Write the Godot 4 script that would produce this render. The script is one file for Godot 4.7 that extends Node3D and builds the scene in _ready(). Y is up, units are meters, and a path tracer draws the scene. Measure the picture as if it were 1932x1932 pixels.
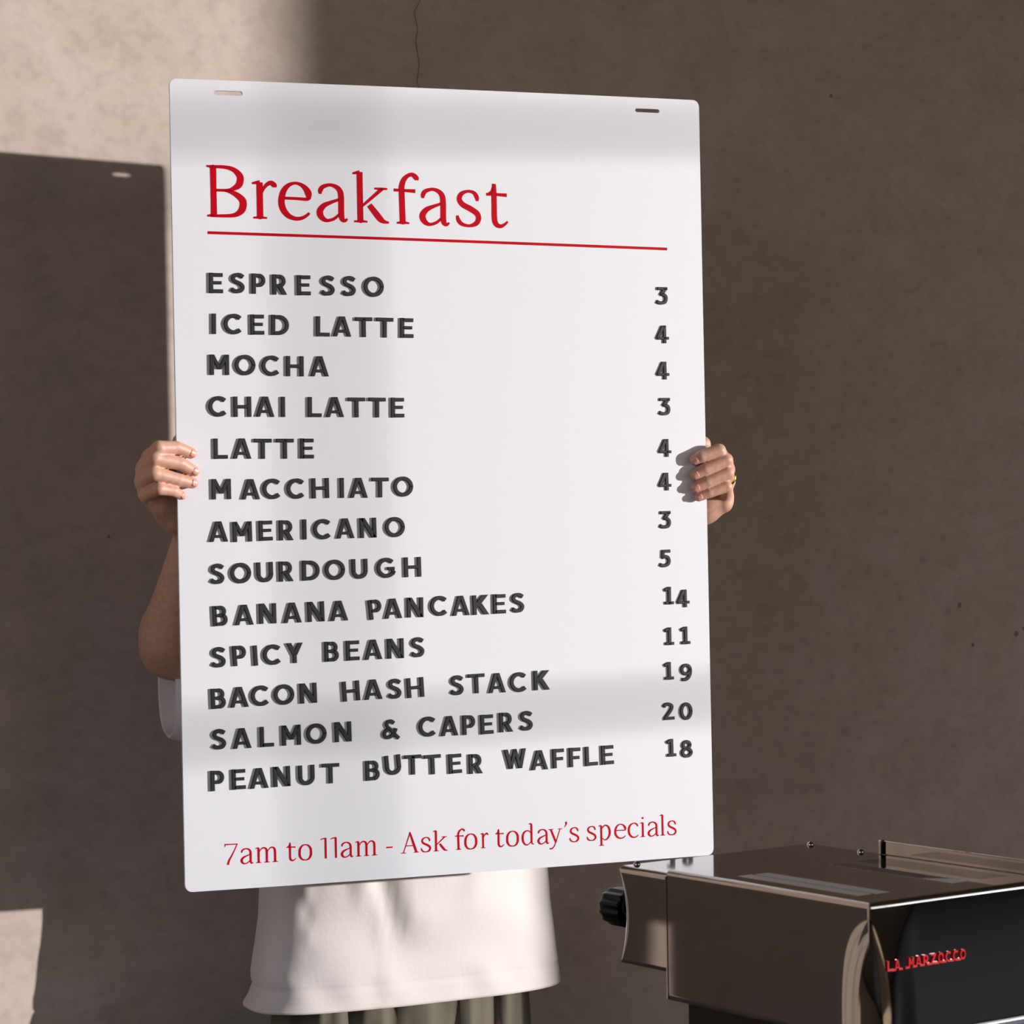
extends Node3D
# A person holds up a white breakfast menu board in front of a sunlit concrete wall; an espresso machine stands at the right.
# The board frame (centre of the board, x to its right, y up, z out of its face) also carries the letters and the person.

const BOARD_W := 0.6767
const BOARD_H := 0.94
const BOARD_BOW := 0.006
const BOARD_T := 0.004
const WALL_TURN := 0.56
const WALL_FOOT := Vector3(-0.2734, 0.0, -3.6325)

var board_frame: Transform3D
var room_frame: Transform3D
var taken := {}
var M := {}

# ---------------------------------------------------------------- mesh helpers
class Shape:
	var v := PackedVector3Array()
	var n := PackedVector3Array()
	var c := PackedColorArray()

	func tri(a: Vector3, b: Vector3, d: Vector3, na: Vector3, nb: Vector3, nd: Vector3) -> void:
		var g := (b - a).cross(d - a)
		if g.length_squared() < 1e-18:
			return
		if g.dot(na + nb + nd) > 0.0:
			v.append_array([a, d, b]); n.append_array([na, nd, nb])
		else:
			v.append_array([a, b, d]); n.append_array([na, nb, nd])

	func quad(a: Vector3, b: Vector3, d: Vector3, e: Vector3, out: Vector3) -> void:
		var g := (b - a).cross(d - a) + (d - a).cross(e - a)
		if g.length_squared() < 1e-18:
			return
		g = g.normalized()
		if g.dot(out) < 0.0:
			g = -g
		tri(a, b, d, g, g, g); tri(a, d, e, g, g, g)

	func grid(rows: Array, sgn := 1.0, wrap := false) -> void:
		var h := rows.size()
		var w: int = rows[0].size()
		var nn := []
		for i in h:
			var line := PackedVector3Array()
			for j in w:
				var j0 := j - 1
				var j1 := j + 1
				if wrap:
					j0 = (j - 1 + w) % w; j1 = (j + 1) % w
				else:
					j0 = maxi(j0, 0); j1 = mini(j1, w - 1)
				var du: Vector3 = rows[i][j1] - rows[i][j0]
				var dv: Vector3 = rows[mini(i + 1, h - 1)][j] - rows[maxi(i - 1, 0)][j]
				var q := du.cross(dv) * sgn
				line.append(q.normalized() if q.length_squared() > 1e-22 else Vector3.UP)
			nn.append(line)
		var last := w if wrap else w - 1
		for i in h - 1:
			for j in last:
				var k := (j + 1) % w
				tri(rows[i][j], rows[i][k], rows[i + 1][k], nn[i][j], nn[i][k], nn[i + 1][k])
				tri(rows[i][j], rows[i + 1][k], rows[i + 1][j], nn[i][j], nn[i + 1][k], nn[i + 1][j])

	func fan(ring: Array, out: Vector3) -> void:
		var mid := Vector3.ZERO
		for p in ring:
			mid += p
		mid /= ring.size()
		for i in ring.size():
			tri(mid, ring[i], ring[(i + 1) % ring.size()], out, out, out)

	# a box with chamfered edges, centre and half size
	func box(at: Vector3, half: Vector3, bevel := 0.0, turn := Basis.IDENTITY) -> void:
		var b := minf(bevel, minf(half.x, minf(half.y, half.z)) * 0.9)
		for ax in 3:
			var u := (ax + 1) % 3
			var w := (ax + 2) % 3
			for s in [-1.0, 1.0]:
				var p := []
				for q in [[-1.0, -1.0], [1.0, -1.0], [1.0, 1.0], [-1.0, 1.0]]:
					var e := Vector3.ZERO
					e[ax] = half[ax] * s; e[u] = (half[u] - b) * q[0]; e[w] = (half[w] - b) * q[1]
					p.append(at + turn * e)
				var o := Vector3.ZERO
				o[ax] = s
				quad(p[0], p[1], p[2], p[3], turn * o)
			if b <= 0.0:
				continue
			for s in [-1.0, 1.0]:
				for t in [-1.0, 1.0]:
					var p := []
					for q in [[0, -1.0], [0, 1.0], [1, 1.0], [1, -1.0]]:
						var e := Vector3.ZERO
						e[ax] = (half[ax] - b) * q[1]
						e[u] = (half[u] - (b if q[0] == 1 else 0.0)) * s
						e[w] = (half[w] - (0.0 if q[0] == 1 else b)) * t
						p.append(at + turn * e)
					var o := Vector3.ZERO
					o[u] = s; o[w] = t
					quad(p[0], p[1], p[2], p[3], turn * o)
		if b > 0.0:
			for sx in [-1.0, 1.0]:
				for sy in [-1.0, 1.0]:
					for sz in [-1.0, 1.0]:
						var k := Vector3(sx, sy, sz)
						var e := half - Vector3(b, b, b)
						var p0 := at + turn * (Vector3(half.x, e.y, e.z) * k)
						var p1 := at + turn * (Vector3(e.x, half.y, e.z) * k)
						var p2 := at + turn * (Vector3(e.x, e.y, half.z) * k)
						var o := turn * k.normalized()
						tri(p0, p1, p2, o, o, o)

	# rings of a profile [radius, height] about an axis
	func lathe(at: Vector3, axis: Vector3, profile: Array, seg := 24, flute := 0.0, flutes := 0) -> void:
		var z := axis.normalized()
		var x := z.cross(Vector3.UP if absf(z.y) < 0.9 else Vector3.RIGHT).normalized()
		var y := z.cross(x)
		var rows := []
		for p in profile:
			var ring := []
			for k in seg:
				var a := TAU * k / seg
				var r: float = p[0] * (1.0 - (flute * (0.5 + 0.5 * cos(a * flutes)) if flutes else 0.0))
				ring.append(at + z * p[1] + (x * cos(a) + y * sin(a)) * r)
			rows.append(ring)
		grid(rows, 1.0, true)

	func mesh(m: Material) -> ArrayMesh:
		var a := []
		a.resize(Mesh.ARRAY_MAX)
		a[Mesh.ARRAY_VERTEX] = v
		a[Mesh.ARRAY_NORMAL] = n
		if c.size() == v.size() and c.size() > 0:
			a[Mesh.ARRAY_COLOR] = c
		var r := ArrayMesh.new()
		r.add_surface_from_arrays(Mesh.PRIMITIVE_TRIANGLES, a)
		r.surface_set_material(0, m)
		return r

func numbered(called: String) -> String:
	var k: int = taken.get(called, 0)
	taken[called] = k + 1
	return called if k == 0 else "%s_%03d" % [called, k]

func tag(o: Node, label: String, category := "", group := "", kind := "") -> void:
	o.set_meta("label", label)
	if category: o.set_meta("category", category)
	if group: o.set_meta("group", group)
	if kind: o.set_meta("kind", kind)

func part(called: String, s: Shape, m: Material, parent: Node) -> MeshInstance3D:
	var o := MeshInstance3D.new()
	o.name = called if parent != self else numbered(called)
	o.mesh = s.mesh(m)
	parent.add_child(o, true)
	return o

func thing(called: String, at: Transform3D) -> Node3D:
	var o := Node3D.new()
	o.name = numbered(called)
	o.transform = at
	add_child(o, true)
	return o

# ---------------------------------------------------------------- materials
func noise(freq: float, seed_: int, octaves := 4, kind := FastNoiseLite.TYPE_SIMPLEX) -> FastNoiseLite:
	var f := FastNoiseLite.new()
	f.noise_type = kind; f.seed = seed_; f.frequency = freq; f.fractal_octaves = octaves
	return f

func noise_tex(f: FastNoiseLite, size: int, colors: Array, stops: Array) -> NoiseTexture2D:
	var g := Gradient.new()
	g.offsets = PackedFloat32Array(stops)
	g.colors = PackedColorArray(colors)
	var t := NoiseTexture2D.new()
	t.width = size; t.height = size; t.seamless = true; t.noise = f; t.color_ramp = g
	return t

func plain(color: Color, rough: float, metal := 0.0) -> StandardMaterial3D:
	var m := StandardMaterial3D.new()
	m.albedo_color = color; m.roughness = rough; m.metallic = metal
	return m

func make_materials() -> void:
	var concrete := plain(Color(1, 1, 1), 0.9)
	concrete.albedo_texture = noise_tex(noise(0.012, 7, 6), 1024,
		[Color(0.68, 0.62, 0.575), Color(0.698, 0.638, 0.590), Color(0.712, 0.647, 0.607), Color(0.728, 0.665, 0.627)], [0.15, 0.42, 0.58, 0.85])
	concrete.detail_enabled = true
	concrete.detail_blend_mode = BaseMaterial3D.BLEND_MODE_MUL
	concrete.detail_albedo = noise_tex(noise(0.05, 19, 5), 1024, [Color(0.945, 0.945, 0.945), Color(1, 1, 1), Color(1, 1, 1)], [0.15, 0.5, 1.0])
	concrete.uv1_triplanar = true; concrete.uv1_world_triplanar = true
	concrete.uv1_scale = Vector3(0.62, 0.62, 0.62)
	concrete.uv2_triplanar = true; concrete.uv2_world_triplanar = true
	concrete.uv2_scale = Vector3(1.9, 1.9, 1.9)
	concrete.heightmap_enabled = true
	concrete.heightmap_texture = noise_tex(noise(0.03, 3, 5), 1024, [Color(0, 0, 0), Color(1, 1, 1)], [0.2, 0.8])
	concrete.heightmap_scale = 0.08
	M.concrete = concrete
	M.concrete_floor = plain(Color(0.25, 0.225, 0.20), 0.7)
	M.plaster = plain(Color(0.62, 0.58, 0.54), 0.9)
	M.ceiling = plain(Color(0.62, 0.59, 0.56), 0.9)
	M.crack = plain(Color(0.52, 0.47, 0.42), 0.95)
	M.blind = plain(Color(0.95, 0.90, 0.82), 0.9)
	M.blind.backlight_enabled = true
	M.blind.backlight = Color(1.0, 0.95, 0.87)
	M.steel_frame = plain(Color(0.05, 0.05, 0.05), 0.5)
	M.board = plain(Color(0.88, 0.882, 0.905), 0.38)
	M.print_red = plain(Color(0.72, 0.0, 0.10), 0.38)
	M.print_red.metallic_specular = 0.25
	M.letter = plain(Color(0.065, 0.057, 0.060), 0.6)
	M.steel = plain(Color(0.665, 0.64, 0.62), 0.035, 1.0)
	M.steel_top = plain(Color(0.67, 0.65, 0.63), 0.05, 1.0)
	M.steel_slot = plain(Color(0.86, 0.85, 0.85), 0.42, 1.0)
	M.steel_lip = plain(Color(0.50, 0.53, 0.58), 0.35, 1.0)
	M.black_gap = plain(Color(0.02, 0.02, 0.022), 0.4)
	M.dark_steel = plain(Color(0.16, 0.145, 0.14), 0.35, 0.6)
	M.black_plastic = plain(Color(0.012, 0.012, 0.013), 0.22)
	M.black_plastic.metallic_specular = 0.3
	M.logo_red = plain(Color(0.72, 0.0, 0.04), 0.35)
	M.logo_red.metallic_specular = 0.25
	M.counter = plain(Color(0.30, 0.25, 0.21), 0.5)
	var skin := plain(Color(1, 1, 1), 0.5)
	skin.vertex_color_use_as_albedo = true
	skin.albedo_texture = noise_tex(noise(0.03, 47, 5), 512, [Color(0.93, 0.90, 0.89), Color(1, 1, 1), Color(1, 0.96, 0.95)], [0.2, 0.55, 0.85])
	skin.uv1_triplanar = true
	skin.uv1_scale = Vector3(6, 6, 6)
	skin.subsurf_scatter_enabled = true; skin.subsurf_scatter_strength = 0.12
	M.skin = skin
	M.nail = plain(Color(0.83, 0.60, 0.53), 0.38)
	var cotton := plain(Color(0.83, 0.795, 0.785), 0.95)
	cotton.heightmap_enabled = true
	cotton.heightmap_texture = noise_tex(noise(0.02, 31, 5), 1024, [Color(0, 0, 0), Color(1, 1, 1)], [0.2, 0.8])
	cotton.heightmap_scale = 0.007
	cotton.uv1_triplanar = true
	cotton.uv1_scale = Vector3(5, 3.2, 5)
	M.cotton = cotton
	M.cotton_hem = cotton
	M.trouser = plain(Color(0.36, 0.335, 0.28), 0.9)
	M.shoe = plain(Color(0.12, 0.11, 0.10), 0.6)
	M.hair = plain(Color(0.13, 0.09, 0.06), 0.6)
	M.eye = plain(Color(0.85, 0.83, 0.8), 0.2)
	M.gold = plain(Color(0.86, 0.66, 0.24), 0.2, 1.0)

# ---------------------------------------------------------------- room
func room_box(called: String, lo: Vector3, hi: Vector3, m: Material) -> MeshInstance3D:
	var s := Shape.new()
	s.box((lo + hi) / 2.0, (hi - lo) / 2.0)
	var o := part(called, s, m, self)
	o.transform = room_frame
	o.set_meta("kind", "structure")
	return o

func build_room() -> void:
	const X0 := -3.6
	const X1 := 9.0
	const Z1 := 6.0
	const TOP := 3.7
	var back := room_box("wall_back", Vector3(X0 - 0.2, 0, -0.25), Vector3(X1 + 0.25, TOP, 0), M.concrete)
	# hairline crack high on the wall and a few small pits
	var s := Shape.new()
	var pts := [[0.196, 2.16], [0.190, 2.13], [0.193, 2.115], [0.184, 2.10], [0.189, 2.075], [0.185, 2.06], [0.190, 2.03], [0.186, 2.005], [0.194, 1.985], [0.186, 1.965], [0.184, 1.94], [0.187, 1.92], [0.183, 1.895]]
	for i in pts.size() - 1:
		var a := Vector3(pts[i][0], pts[i][1], 0.0004)
		var b := Vector3(pts[i + 1][0], pts[i + 1][1], 0.0004)
		var w := Vector3(0.0007, 0, 0)
		s.quad(a - w, a + w, b + w, b - w, Vector3.BACK)
	part("hairline_crack", s, M.crack, back)
	var pit_spots := [[1.13, 1.262, 0.004], [1.245, 1.213, 0.0045], [1.26, 1.221, 0.003], [1.155, 1.20, 0.003], [0.90, 2.03, 0.003], [-0.28, 1.40, 0.002]]
	for p in pit_spots:
		var q := Shape.new()
		var prof := []
		for k in 6:
			var a := PI / 2 * k / 5.0
			prof.append([p[2] * cos(a), 0.0012 * sin(a)])
		q.lathe(Vector3(p[0], p[1], 0), Vector3.BACK, prof, 12)
		part("pit", q, M.crack, back)
	room_box("floor", Vector3(X0 - 0.2, -0.2, -0.25), Vector3(X1 + 0.2, 0, Z1 + 0.2), M.concrete_floor)
	room_box("ceiling", Vector3(X0 - 0.2, TOP, -0.25), Vector3(X1 + 0.2, TOP + 0.2, Z1 + 0.2), M.ceiling)
	room_box("wall_right", Vector3(X1, 0, 0), Vector3(X1 + 0.2, TOP, Z1), M.plaster)
	# front wall with the tall steel window that lets the low sun in and a wide high one; left wall with the window that fills the shade
	pierced_wall("wall_front", Vector3(0, 0, Z1), Vector3.RIGHT, Vector3.BACK, X0 - 0.2, X1 + 0.2, TOP, [[3.2, 7.25, 0.90, 3.50], [0.1, 3.0, 0.02, 3.1]])
	pierced_wall("wall_left", Vector3(X0, 0, 0), Vector3.BACK, Vector3.LEFT, 0.0, Z1, TOP, [[1.6, 4.3, 0.8, 3.45]])
	steel_window("window_1", Vector3(0, 0, Z1), Vector3.RIGHT, Vector3.BACK, [3.2, 7.25, 0.90, 3.50], [3.85, 4.40, 4.95, 5.50, 6.05, 6.62], [1.161, 1.866, 2.571, 3.276], 0.008, 0.0095)
	steel_window("window_2", Vector3(0, 0, Z1), Vector3.RIGHT, Vector3.BACK, [0.1, 3.0, 0.02, 3.1], [0.12, 2.98], [3.08], 0.02, 0.02)
	var blind := Shape.new()
	blind.box(Vector3(1.55, 1.59, Z1 - 0.02), Vector3(1.48, 1.58, 0.0006))
	var b := part("roller_blind", blind, M.blind, self)
	b.transform = room_frame
	tag(b, "cream roller blind drawn over the window behind the camera", "blind")
	steel_window("window_3", Vector3(X0, 0, 0), Vector3.BACK, Vector3.LEFT, [1.6, 4.3, 0.8, 3.45], [2.27, 2.95, 3.62], [2.2], 0.012, 0.012)

# a wall 0.12 m thick along a direction, with rectangular openings [from, to, low, high] in order along it
func pierced_wall(called: String, at: Vector3, along: Vector3, out: Vector3, from: float, to: float, high: float, openings: Array) -> void:
	var s := Shape.new()
	var sorted := openings.duplicate()
	sorted.sort_custom(func(p: Array, q: Array) -> bool: return p[0] < q[0])
	var pieces := []
	var x := from
	for o in sorted:
		pieces.append([x, o[0], 0.0, high])
		pieces.append([o[0], o[1], 0.0, o[2]])
		pieces.append([o[0], o[1], o[3], high])
		x = o[1]
	pieces.append([x, to, 0.0, high])
	for p in pieces:
		var mid: Vector3 = at + along * (p[0] + p[1]) / 2.0 + Vector3.UP * (p[2] + p[3]) / 2.0 + out * 0.06
		s.box(mid, along.abs() * (p[1] - p[0]) / 2.0 + Vector3.UP * (p[3] - p[2]) / 2.0 + out.abs() * 0.06)
	var o := part(called, s, M.plaster, self)
	o.transform = room_frame
	o.set_meta("kind", "structure")

func steel_window(called: String, at: Vector3, along: Vector3, out: Vector3, o: Array, uprights: Array, rails: Array, hw: float, hr: float) -> void:
	var win := thing(called, room_frame)
	win.set_meta("kind", "structure")
	for x in uprights:
		var b := Shape.new()
		b.box(at + along * x + Vector3.UP * (o[2] + o[3]) / 2.0 + out * 0.06, along.abs() * hw + Vector3.UP * (o[3] - o[2]) / 2.0 + out.abs() * 0.003)
		part("glazing_bar", b, M.steel_frame, win)
	for y in rails:
		var b := Shape.new()
		b.box(at + along * (o[0] + o[1]) / 2.0 + Vector3.UP * y + out * 0.06, along.abs() * (o[1] - o[0]) / 2.0 + Vector3.UP * hr + out.abs() * 0.003)
		part("glazing_bar", b, M.steel_frame, win)

# ---------------------------------------------------------------- board
func bow(x: float) -> float:
	var u := x / BOARD_W + 0.5
	return BOARD_BOW * 4.0 * u * (1.0 - u)

func bow_normal(x: float) -> Vector3:
	var u := x / BOARD_W + 0.5
	return Vector3(-BOARD_BOW * 4.0 * (1.0 - 2.0 * u) / BOARD_W, 0, 1).normalized()

func round_rect(cx: float, cy: float, hw: float, hh: float, r: float, seg: int) -> PackedVector2Array:
	var p := PackedVector2Array()
	for q in [[1, 1, 0.0], [-1, 1, 0.5], [-1, -1, 1.0], [1, -1, 1.5]]:
		for k in seg + 1:
			var a: float = PI * (q[2] + 0.5 * k / seg)
			p.append(Vector2(cx + q[0] * (hw - r) + r * cos(a), cy + q[1] * (hh - r) + r * sin(a)))
	return p

func build_board() -> void:
	var root := thing("menu_board", board_frame)
	tag(root, "tall white menu board headed Breakfast in red, held up in front of the person", "sign")
	var outline := round_rect(0, 0, BOARD_W / 2, BOARD_H / 2, 0.0085, 6)
	var slots := [round_rect(-0.2690, 0.4552, 0.0172, 0.0026, 0.00255, 4), round_rect(0.2665, 0.4542, 0.0167, 0.0023, 0.0022, 4)]
	var s := Shape.new()
	const N := 34
	for k in N:
		var x0 := -BOARD_W / 2 + BOARD_W * k / N
		var x1 := -BOARD_W / 2 + BOARD_W * (k + 1) / N
		# split at the slots' middle lines so that no piece has a hole
		for yy in [[-0.6, 0.4547], [0.4547, 0.6]]:
			var strip := PackedVector2Array([Vector2(x0, yy[0]), Vector2(x1, yy[0]), Vector2(x1, yy[1]), Vector2(x0, yy[1])])
			for piece in Geometry2D.intersect_polygons(outline, strip):
				var left := [piece]
				for sl in slots:
					var next := []
					for q in left:
						next.append_array(Geometry2D.clip_polygons(q, sl))
					left = next
				for q in left:
					var t := Geometry2D.triangulate_polygon(q)
					for i in range(0, t.size(), 3):
						var f := []
						var b := []
						var nn := []
						for j in 3:
							var p: Vector2 = q[t[i + j]]
							f.append(Vector3(p.x, p.y, bow(p.x)))
							b.append(Vector3(p.x, p.y, bow(p.x) - BOARD_T))
							nn.append(bow_normal(p.x))
						s.tri(f[0], f[1], f[2], nn[0], nn[1], nn[2])
						s.tri(b[0], b[1], b[2], -nn[0], -nn[1], -nn[2])
	for loop in [outline, slots[0], slots[1]]:
		var sgn := 1.0 if loop == outline else -1.0
		var mid := Vector2.ZERO
		for p in loop:
			mid += p
		mid /= loop.size()
		for i in loop.size():
			var a: Vector2 = loop[i]
			var b: Vector2 = loop[(i + 1) % loop.size()]
			var cuts := maxi(1, int(ceil(absf(b.x - a.x) / 0.02)))
			for k in cuts:
				var p := a.lerp(b, float(k) / cuts)
				var q := a.lerp(b, float(k + 1) / cuts)
				var e := (q - p).orthogonal() * sgn
				if e.dot((p + q) / 2 - mid) * sgn < 0.0:
					e = -e
				s.quad(Vector3(p.x, p.y, bow(p.x)), Vector3(q.x, q.y, bow(q.x)), Vector3(q.x, q.y, bow(q.x) - BOARD_T), Vector3(p.x, p.y, bow(p.x) - BOARD_T), Vector3(e.x, e.y, 0))
	part("panel", s, M.board, root)
	# red printing
	var heads := "Breakfast"
	var hx := [-297.0, -243.0, -211.0, -165.0, -120.0, -69.0, -37.0, 10.0, 49.0]
	var hy := [311.0, 310.0, 310.0, 309.0, 308.0, 307.3, 307.0, 306.5, 306.3]
	var st := Shape.new()
	for i in heads.length():
		serif_glyph(st, heads[i], Vector2(hx[i], hy[i]) / 1000.0, Vector2(0.000655, 0.000615), -0.008, 1.17)
	part("printed_heading", st, M.print_red, root)
	var line := Shape.new()
	for k in 20:
		var a := lerpf(-0.297, 0.290, k / 20.0)
		var b := lerpf(-0.297, 0.290, (k + 1) / 20.0)
		var ya := lerpf(0.2925, 0.2837, k / 20.0)
		var yb := lerpf(0.2925, 0.2837, (k + 1) / 20.0)
		line.quad(on_face(a, ya - 0.0017), on_face(b, yb - 0.0017), on_face(b, yb + 0.0017), on_face(a, ya + 0.0017), Vector3.BACK)
	part("printed_rule", line, M.print_red, root)
	var foot := "7amto11am-Askfortoday's" + "specials"
	var fx := [-291.0, -272.6, -254.4, -216.8, -202.5, -175.9, -163.4, -150.9, -132.6, -94.3, -76.1, -50.8, -35.2, -7.3, 4.5, 25.5, 44.6, 58.5, 78.6, 99.1, 114.0, 135.3, 141.8, 164.9, 180.6, 201.9, 220.2, 237.0, 247.1, 264.1, 274.3]
	var ft := Shape.new()
	for i in foot.length():
		serif_glyph(ft, foot[i], Vector2(fx[i] / 1000.0, -0.4413), Vector2(0.000222 if foot[i] == "r" else 0.000268, 0.000254), 0.0, 1.05)
	part("printed_footer", ft, M.print_red, root)

func on_face(x: float, y: float) -> Vector3:
	return Vector3(x, y, bow(x) + 0.00015)

# ---------------------------------------------------------------- printed serif face: strokes of [x, y, width], x height 70, capitals 98
const FLAG := "0 66.5 3;7 68 5;15 69.5 6"
const FOOT := "1.5 1.4 3.2;8 2.0 4;14.2 3 8;20 2.0 4;27 1.4 3.2"
var SERIF := {
	"B": "12.3 1 10;12.3 30 9.6;12.3 60 9.6;12.3 96 10/0 95.8 3;6 95 4.5;13 94 8/0 1.8 3.2;6 2.6 4.5;13 4 8/10 95 5;34 94.5 6;50 90 8;60 80 10.5;61.5 71 11;58 61 10.5;48 54 7;38 51 5;16 50.5 4.5/30 51 4;42 48.5 6;54 43 9;64 34 11;66 25 11.5;63 14 11;54 6 8;42 3 6;22 2.2 5;6 1.8 4",
	"r": "14.2 1 10.2;14.2 35 10.2;14.2 69 10.2/" + FLAG + "/" + FOOT + "/18 48 3;22 58 5;29 66 6.5;36 68.3 8;41 64 9;41.6 60 6",
	"e": "10 40 5;32 39.7 5;52 39 5.5;58 41 3.5/56 39 6;55.5 50 11;50 60 9;41 67 6;30 69 5;18 64 7;9 52 9.5;5.2 34 10.4;8 19 10.5;17 7 9;30 1.5 6.8;42 2.5 6;51 7.5 5;57 13 4",
	"a": "7.5 51 4.5;7.8 58 7.5;13 65 7;26 69 5.5;37.6 65.5 7.5;44.5 58 9;46.4 47 9.6;46.4 28 9.6;46.4 11 9.6;48.5 3.5 8.5;53 1.5 6;58 4.8 3/44 43 4;38 39.8 4.8;27 35.5 6;14 29 8.5;6.5 19 10.3;7.2 10 10.3;13 3 8;21 0.6 5.5;33 4.5 5;43 13.5 4",
	"k": "13.6 1 9.8;13.6 50 9.8;13.6 97 9.8/0 93.5 3;7 95.2 5;14 97 5.5/" + FOOT + "/17 31 4;35 47 5.2;50 60.5 6;57 66 5/41 66 3.2;54 65.8 4.4;66 66 3.2/31 34 9;42 19.5 10.5;52 7 10;59 2.4 6.5;68 0.8 3.2",
	"f": "16.5 1 9.8;16 30 9.8;15.5 60 9.8;15.8 73 9.6;20.5 86 8.3;29.5 94.5 6.3;37.5 95.5 7.5;44 89.5 8.8;44.6 85 5.5/0 65 5;20 64.7 5;42 64 6.6/" + "5 1.4 3.2;11 2.2 4.5;16.5 3 8;22 2.2 4.5;29 1.4 3.2",
	"s": "41.7 49 4.5;40.8 57 7.5;35 65.5 6.2;22.5 67.6 5;10.5 62 7.5;6.6 51.5 8.8;13 41.5 9.5;28 33.6 9.8;40.5 25 9.6;43.6 14.5 9;38 4.8 8;25 0.3 5;11 3.2 6.5;4.2 10.5 7.2;2 20 4.2",
	"t": "15.9 84 6.5;15.6 64 9;15.5 40 9.2;15.5 17 9.4;17.6 7 9.2;22.5 2.2 7.8;29 1.4 6.3;36.5 5.6 4.6;42 11 3.2/0 63 5;18 63.2 5;41 62.5 6.2/5 64.5 4;11 68.5 5;14.5 78 5;15.5 84 6",
	"o": "31 -0.6 5;16 4 7.6;6.5 19 10.3;5.5 35 10.6;7.5 51 10.2;17 65.5 7.6;31 70.4 5;46 65.5 7.6;55.5 51 10.2;57 35 10.6;55.5 19 10.3;46 4 7.6;31 -0.6 5",
	"m": "14.2 1 9.8;14.2 35 9.8;14.2 69 9.8/" + FLAG + "/" + FOOT + "/18 50 3;24 60 4.5;32 67 6;41 67.5 7;49 61 9;51 48 9.8;51 25 9.8;51 1 9.8/55 50 3;61 60 4.5;69 67 6;78 67.5 7;86 61 9;88 48 9.8;88 25 9.8;88 1 9.8/38 1.4 3.2;45 2.0 4;51 3 8;57 2.0 4;64 1.4 3.2/75 1.4 3.2;82 2.0 4;88 3 8;94 2.0 4;102 1.4 3.2",
	"7": "0 93.5 6;28 93 5;58 93 5/2.5 94 4;1.6 88 4;1.4 82 2.5/56 93 4.5;44 66 5;31 41 6.2;20 22 8;15 8 9;14 0 11",
	"1": "2 89 4;12 92.5 5;27 94 6/25 0 9.5;25 50 9.5;25 95.5 9.5",
	"-": "0 33 6.5;15 33 6.5;30 33 6.5",
	"A": "12 2 4.2;28 48 4.8;44 94 5.5/43 98 7;58 50 10.6;73 2 11/25 34 4.6;42 34 4.6;60 34 4.6/0 1.4 3.2;12 2 4.4;24 1.4 3.2/60 1.4 3.2;73 2.4 4.6;85 1.4 3.2",
	"d": "46 58 4;35 67 5.2;22 67 6.5;10 56 9.3;5.5 36 10.6;9 15 9.6;20 2 7;33 3 5;46 15 4/49 8 9.6;49 50 9.6;49 100 9.6/36 98.6 3;42 100 5;49 101.5 6/49 8 9;55 3.2 5;62 4 3",
	"y": "12 67 9.2;24 36 9.6;36 5 9.4/58 67 4.4;48 38 4.6;38 10 5;28 -13 5.4;20 -22 5.6;12 -26 6.8;5 -24 7/0 67 3.2;12 66.4 4.4;25 67 3.2/47 67 3.2;58 66.6 4.2;69 67 3.2",
	"'": "6 98 7;9 93 10;7.5 84 6;0 73 2.6",
	"p": "14.2 -26 9.8;14.2 20 9.8;14.2 68 9.8/" + FLAG + "/1.5 -27 3.2;14 -26 5;28 -27 3.2/18 54 4;28 66 6;39 68.4 6.6;51 59 9.3;57 38 10.6;53 17 9.8;42 2 7;29 -0.2 5;18 9 4",
	"c": "51.5 53 6;47.5 62 7.6;40 68 6.4;31 69.6 5;17 64 7.5;7.8 51 10;5.2 34 10.4;9 17.5 10.2;19 5.5 8.6;32 0.8 6.2;45 4 5.4;54 12 4",
	"i": "14.2 1 9.8;14.2 35 9.8;14.2 69 9.8/" + FLAG + "/" + FOOT + "/14 86.5 4;14 91.5 12;14 96.5 4",
	"l": "14.2 1 9.8;14.2 50 9.8;14.2 100 9.8/0 97.5 3;7 99.2 5;15 101 6/" + FOOT,
}

func serif_glyph(s: Shape, ch: String, at: Vector2, scale2: Vector2, slope: float, weight: float) -> void:
	for stroke in SERIF[ch].split("/"):
		var pts := []
		for q in stroke.split(";"):
			var f: PackedFloat64Array = q.split_floats(" ")
			pts.append(Vector3(f[0], f[1], f[2] * weight))
		var path := []
		for i in pts.size() - 1:
			var p0: Vector3 = pts[maxi(i - 1, 0)]
			var p3: Vector3 = pts[mini(i + 2, pts.size() - 1)]
			for k in 5:
				path.append(cat(p0, pts[i], pts[i + 1], p3, k / 5.0))
		path.append(pts[-1])
		var lefts := []
		var rights := []
		for i in path.size():
			var d: Vector3 = path[mini(i + 1, path.size() - 1)] - path[maxi(i - 1, 0)]
			var nrm: Vector2 = Vector2(-d.y, d.x).normalized() * path[i].z / 2.0
			var p := Vector2(path[i].x, path[i].y)
			for side in [1.0, -1.0]:
				var e: Vector2 = (p + nrm * side) * scale2
				e.y += e.x * slope
				(lefts if side > 0 else rights).append(on_face(at.x + e.x, at.y + e.y))
		for i in path.size() - 1:
			s.quad(lefts[i], lefts[i + 1], rights[i + 1], rights[i], Vector3.BACK)

func cat(a: Vector3, b: Vector3, d: Vector3, e: Vector3, t: float) -> Vector3:
	return 0.5 * ((2.0 * b) + (d - a) * t + (2.0 * a - 5.0 * b + 4.0 * d - e) * t * t + (3.0 * b - a - 3.0 * d + e) * t * t * t)

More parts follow.
